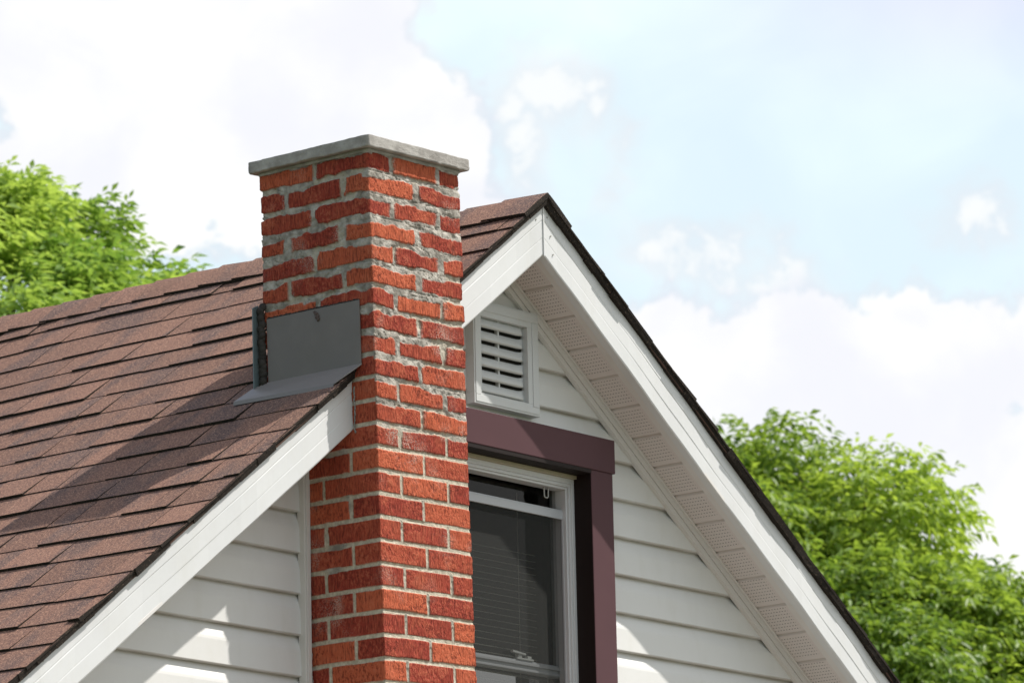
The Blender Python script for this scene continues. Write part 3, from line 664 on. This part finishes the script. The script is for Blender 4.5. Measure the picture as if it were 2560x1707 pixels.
# blind
mb = MB(); z = -.985; yb_ = .435
while z > -1.90:
    mb.hexa([(IA+.05, yb_-.011, z-.0035), (1.255, yb_-.011, z-.0035), (1.255, yb_+.011, z+.003), (IA+.05, yb_+.011, z+.003), (IA+.05, yb_-.011, z-.0022), (1.255, yb_-.011, z-.0022), (1.255, yb_+.011, z+.0043), (IA+.05, yb_+.011, z+.0043)]); z -= .0205
bl = WP(mb.build('blind', M['blind']))
mb = MB()
for x in (.68, .90, 1.17): mb.tube([(x, yb_-.012, -.8), (x, yb_-.012, -1.9)], .0009, 5)
WP(mb.build('blind_cord', M['blind']))

# ------------------------------------------------------------------ gable vent
vent = bpy.data.objects.new('gable_vent', None); C.objects.link(vent); vent.parent = house; vent.location = (.92-XR, .26-YW, -.45-GZ)
def VP(o): o.parent = vent; o.matrix_parent_inverse = Matrix.Translation(Vector((-.92, -.26, .45))); return o
vx0, vx1, vz0, vz1, vy = .765, 1.078, -.602, -.278, .249; fw = .037
mb = MB()
mb.box(vx0, vx1, vy, .283, vz1-fw-.012, vz1); mb.box(vx0, vx1, vy, .283, vz0, vz0+.036)
mb.box(vx0, vx0+fw, vy, .283, vz0+.036, vz1-fw-.012); mb.box(vx1-fw-.016, vx1, vy, .283, vz0+.036, vz1-fw-.012)
mb.box(vx0+.006, vx1-.006, vy-.0022, vy-.0002, vz0+.006, vz0+.028); mb.box(vx0+.006, vx1-.006, vy-.0022, vy-.0002, vz1-.032, vz1-.006); mb.box(vx0+.006, vx0+.029, vy-.0022, vy-.0002, vz0+.0285, vz1-.0325); mb.box(vx1-.032, vx1-.006, vy-.0022, vy-.0002, vz0+.0285, vz1-.0325)
VP(mb.build('vent_frame', M['ventw'], bevel=.0022))
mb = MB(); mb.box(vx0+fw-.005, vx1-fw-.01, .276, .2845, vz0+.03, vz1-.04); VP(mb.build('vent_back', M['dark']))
lx0, lx1 = vx0+fw, vx1-fw-.016
zt = vz1-fw-.012; n_l = 6; pit = .0405
for i in range(n_l):
    zb = zt-.030-.0008 if i == 0 else zb-pit; top = zb+.0275; V = []; F = []; NX = 20
    prof = [(top+.004, .269), (top-.003, .262), (top-.010, .2565), (zb+.009, .2525), (zb+.004, .2515), (zb+.0005, .253), (zb, .262), (zb+.002, .270)]
    for j in range(NX+1):
        x = lx0+(lx1-lx0)*j/NX; tt = (x-lx0)/(lx1-lx0); endf = min(1, (1-tt)/.16, tt/.05+.4); endf = math.sin(endf*math.pi/2)
        for (z_, y_) in prof: V.append((x, .270-(.270-y_)*endf, z_+(1-endf)*.006))
    kk = len(prof)
    for j in range(NX):
        for a in range(kk-1): F.append((j*kk+a, j*kk+a+1, (j+1)*kk+a+1, (j+1)*kk+a))
    mb = MB(); mb.add(V, F); o = VP(mb.build('louvre', M['ventw'], smooth=True))
mb = MB(); mb.box(.897, .9035, .262, .276, vz0+.036, zt); VP(mb.build('mullion', M['ventw'], bevel=.001))
mb = MB(); mb.box(lx0, lx1, .2665, .2755, vz0+.030, vz0+.062); VP(mb.build('vent_apron', M['ventw']))

# ------------------------------------------------------------------ trees
def leaf_mat(name, a, b_, c_):
    mt = bpy.data.materials.new(name); mt.use_nodes = True; t = NT(mt.node_tree); nd = mt.node_tree.nodes; bs = nd['Principled BSDF']
    at = t.n('ShaderNodeAttribute', attribute_name='tone').outputs['Fac']
    col = t.mix(at, a, b_); col2 = t.mix(at, (a[0]*1.5, a[1]*1.35, a[2], 1), c_)
    t.l.new(col, bs.inputs['Base Color']); bs.inputs['Roughness'].default_value = .45; bs.inputs['Specular IOR Level'].default_value = .35
    tl = t.n('ShaderNodeBsdfTranslucent', ins={0: col2}); mx = t.n('ShaderNodeMixShader', ins={0: .44, 1: bs.outputs[0], 2: tl.outputs[0]})
    t.l.new(mx.outputs[0], nd['Material Output'].inputs[0]); return mt
bark, bt, bb = mat('bark', (.10, .08, .06), .95, spec=.1); bt.l.new(bt.mix(bt.noise(bt.mapv(objc(bt), (8, 8, 1.5)), 3, 5, .7), (.05, .04, .03, 1), (.15, .125, .10, 1)), bb.inputs['Base Color'])
def tree(name, label, centre, rad, nclump, per, leafmt, seed, focus, wind=(0,0,0), leafs=.085, group=None):
    r = np.random.default_rng(seed); c = np.array(centre); rad = np.array(rad)
    root = bpy.data.objects.new(name, None); C.objects.link(root); root.location = (c[0], c[1], GZ); tagp(root, label, 'tree', group=group)
    inv = Matrix.Translation(Vector((-c[0], -c[1], -GZ)))
    # clump centres on a bumpy ellipsoid
    n = nclump; i = np.arange(n)+.5; ph = np.arccos(1-2*i/n); th = np.pi*(1+5**.5)*i
    d = np.stack([np.cos(th)*np.sin(ph), np.sin(th)*np.sin(ph), np.cos(ph)], 1); d += r.normal(0, .06, d.shape); d /= np.linalg.norm(d, axis=1)[:, None]
    bump = 1+.05*(vn(d[:, 0]*2.3+5, d[:, 1]*2.3+d[:, 2]*2, seed)-.5)*2
    rr_ = r.uniform(.84, .97, n)*bump
    cc = c+d*rad*rr_[:, None]
    f = np.array(focus)-c; f /= np.linalg.norm(f)
    wgt = .16+.84*ss(.45, .85, (d@f)); wgt *= np.where(d[:, 2] < -.45, .5, 1)
    cr = r.uniform(.24, .60, n)*rad.mean()/2.6*.80
    inner = r.random(n) < .0
    # compound leaves
    cnt = (per*wgt*(cr/cr.mean())**2*r.uniform(.7, 1.3, n)).astype(int)
    idx = np.repeat(np.arange(n), cnt); N = len(idx)
    v = r.normal(size=(N, 3)); v /= np.linalg.norm(v, axis=1)[:, None]
    # bias to outward half
    od = d[idx]; dot = (v*od).sum(1); v = np.where((dot < -.25)[:, None], v-2*dot[:, None]*od, v)
    rr2 = r.random(N)**.45
    base = cc[idx]+v*cr[idx][:, None]*rr2[:, None]*np.array([1, 1, .8])
    # inner fill leaves, sparse
    nf = int(N*.13); vd = r.normal(size=(nf, 3)); vd /= np.linalg.norm(vd, axis=1)[:, None]; keep = ((vd@f) > .2); vd = vd[keep]
    fill = c+vd*rad*r.uniform(.45, .85, (len(vd), 1)); base = np.concatenate([base, fill]); v = np.concatenate([v, vd]); od = np.concatenate([od, vd]); N = len(base)
    tonec = np.concatenate([r.random(n)[idx], np.full(len(vd), .2)])
    rach = od*.55+v*.5+r.normal(0, .45, (N, 3))+np.array([0, 0, .05])+np.array(wind); rach /= np.linalg.norm(rach, axis=1)[:, None]
    LL = r.uniform(.16, .26, N)
    side = np.cross(rach, np.array([0, 0, 1.])+r.normal(0, .35, (N, 3))); side /= np.linalg.norm(side, axis=1)[:, None]+1e-9
    VV = []; TT = []
    lf = [(.35, 1), (.35, -1), (.6, 1), (.6, -1), (.85, 1), (.85, -1), (1.0, 0)]
    for (tpos, sd_) in lf:
        p = base+rach*(LL*tpos)[:, None]+np.array([0, 0, -1.])*(.05*tpos**2)
        ld = rach*.75+side*sd_*.85+np.array([0, 0, -.45])+r.normal(0, .22, (N, 3))+np.array(wind)*.8; ld /= np.linalg.norm(ld, axis=1)[:, None]
        wd = np.cross(ld, r.normal(0, .5, (N, 3))+np.array([0, 0, 1.])); wd /= np.linalg.norm(wd, axis=1)[:, None]+1e-9
        nn = np.cross(wd, ld); ll = leafs*r.uniform(.75, 1.25, N)[:, None]; ww = ll*.19
        q0 = p; q1 = p+ld*ll*.45+wd*ww+nn*ll*.05; q2 = p+ld*ll+np.array([0, 0, -.18])*ll; q3 = p+ld*ll*.45-wd*ww+nn*ll*.05
        VV.append(np.stack([q0, q1, q2, q3], 1)); TT.append(np.clip(tonec*.62+r.random(N)*.42+.02, 0, 1))
    VV = np.concatenate(VV).reshape(-1, 3); TT = np.concatenate(TT); nq = len(VV)//4
    b4 = np.arange(nq)*4; F = np.concatenate([np.stack([b4, b4+1, b4+2], 1), np.stack([b4, b4+2, b4+3], 1)])
    o = mesh_obj('crown', VV, F, leafmt); o.parent = root; o.matrix_parent_inverse = inv
    ta = o.data.attributes.new('tone', 'FLOAT', 'POINT'); ta.data.foreach_set('value', np.repeat(TT, 4).astype(np.float32))
    mb = MB(); base_ = Vector((c[0], c[1], GZ)); fork = Vector((c[0], c[1], c[2]-rad[2]*.55)); rd = random.Random(seed)
    mb.tube([base_, base_.lerp(fork, .5)+Vector((.06, .03, 0)), fork], [.24, .19, .16], 12)
    sel = [k_ for k_ in range(n) if wgt[k_] > .3 and rd.random() < .55] + [k_ for k_ in range(n) if rd.random() < .06]
    mains = []
    for a in range(7):
        an = a*2.4; q_ = Vector(c)+Vector((math.cos(an)*rad[0]*.35, math.sin(an)*rad[1]*.35, rad[2]*rd.uniform(-.1, .35)))
        mid = fork.lerp(q_, .5)+Vector((rd.uniform(-.1, .1), rd.uniform(-.1, .1), .15)); mb.tube([fork, mid, q_], [.11, .08, .05], 8); mains.append(q_)
    for k_ in sel:
        tgt = Vector(cc[k_]); m_ = min(mains, key=lambda z_: (z_-tgt).length); mid = m_.lerp(tgt, .5)+Vector((rd.uniform(-.15, .15), rd.uniform(-.15, .15), rd.uniform(-.1, .2)))
        mb.tube([m_, mid, tgt, tgt+(tgt-Vector(c)).normalized()*.25], [.028, .02, .012, .005], 5)
        for _ in range(2):
            e_ = tgt+Vector((rd.uniform(-1, 1), rd.uniform(-1, 1), rd.uniform(-.3, 1)))*cr[k_]*.7; mb.tube([mid.lerp(tgt, .6), e_], [.010, .004], 4)
    o = mb.build('trunk', bark, smooth=True); o.parent = root; o.matrix_parent_inverse = inv
    return root
lmL = leaf_mat('leaf_light_green', (.12, .25, .040), (.33, .46, .085), (.58, .74, .12))
lmR = leaf_mat('leaf_green', (.075, .165, .022), (.30, .42, .058), (.55, .71, .08))
tree('leafy_tree', 'light green leafy tree rising behind the left part of the roof ridge', (10.35, 12.79, 1.78), (2.66, 2.66, 2.18), 190, 190, lmL, 3, (9.0, 10.6, 3.6), wind=(.28, -.34, .02), leafs=.082)
tree('leafy_tree', 'bushy green tree rising behind the right roof slope', (16.80, 12.14, -.52), (3.74, 3.74, 3.66), 500, 205, lmR, 8, (16.6, 9.3, 2.2), wind=(0, 0, -.22), leafs=.085)
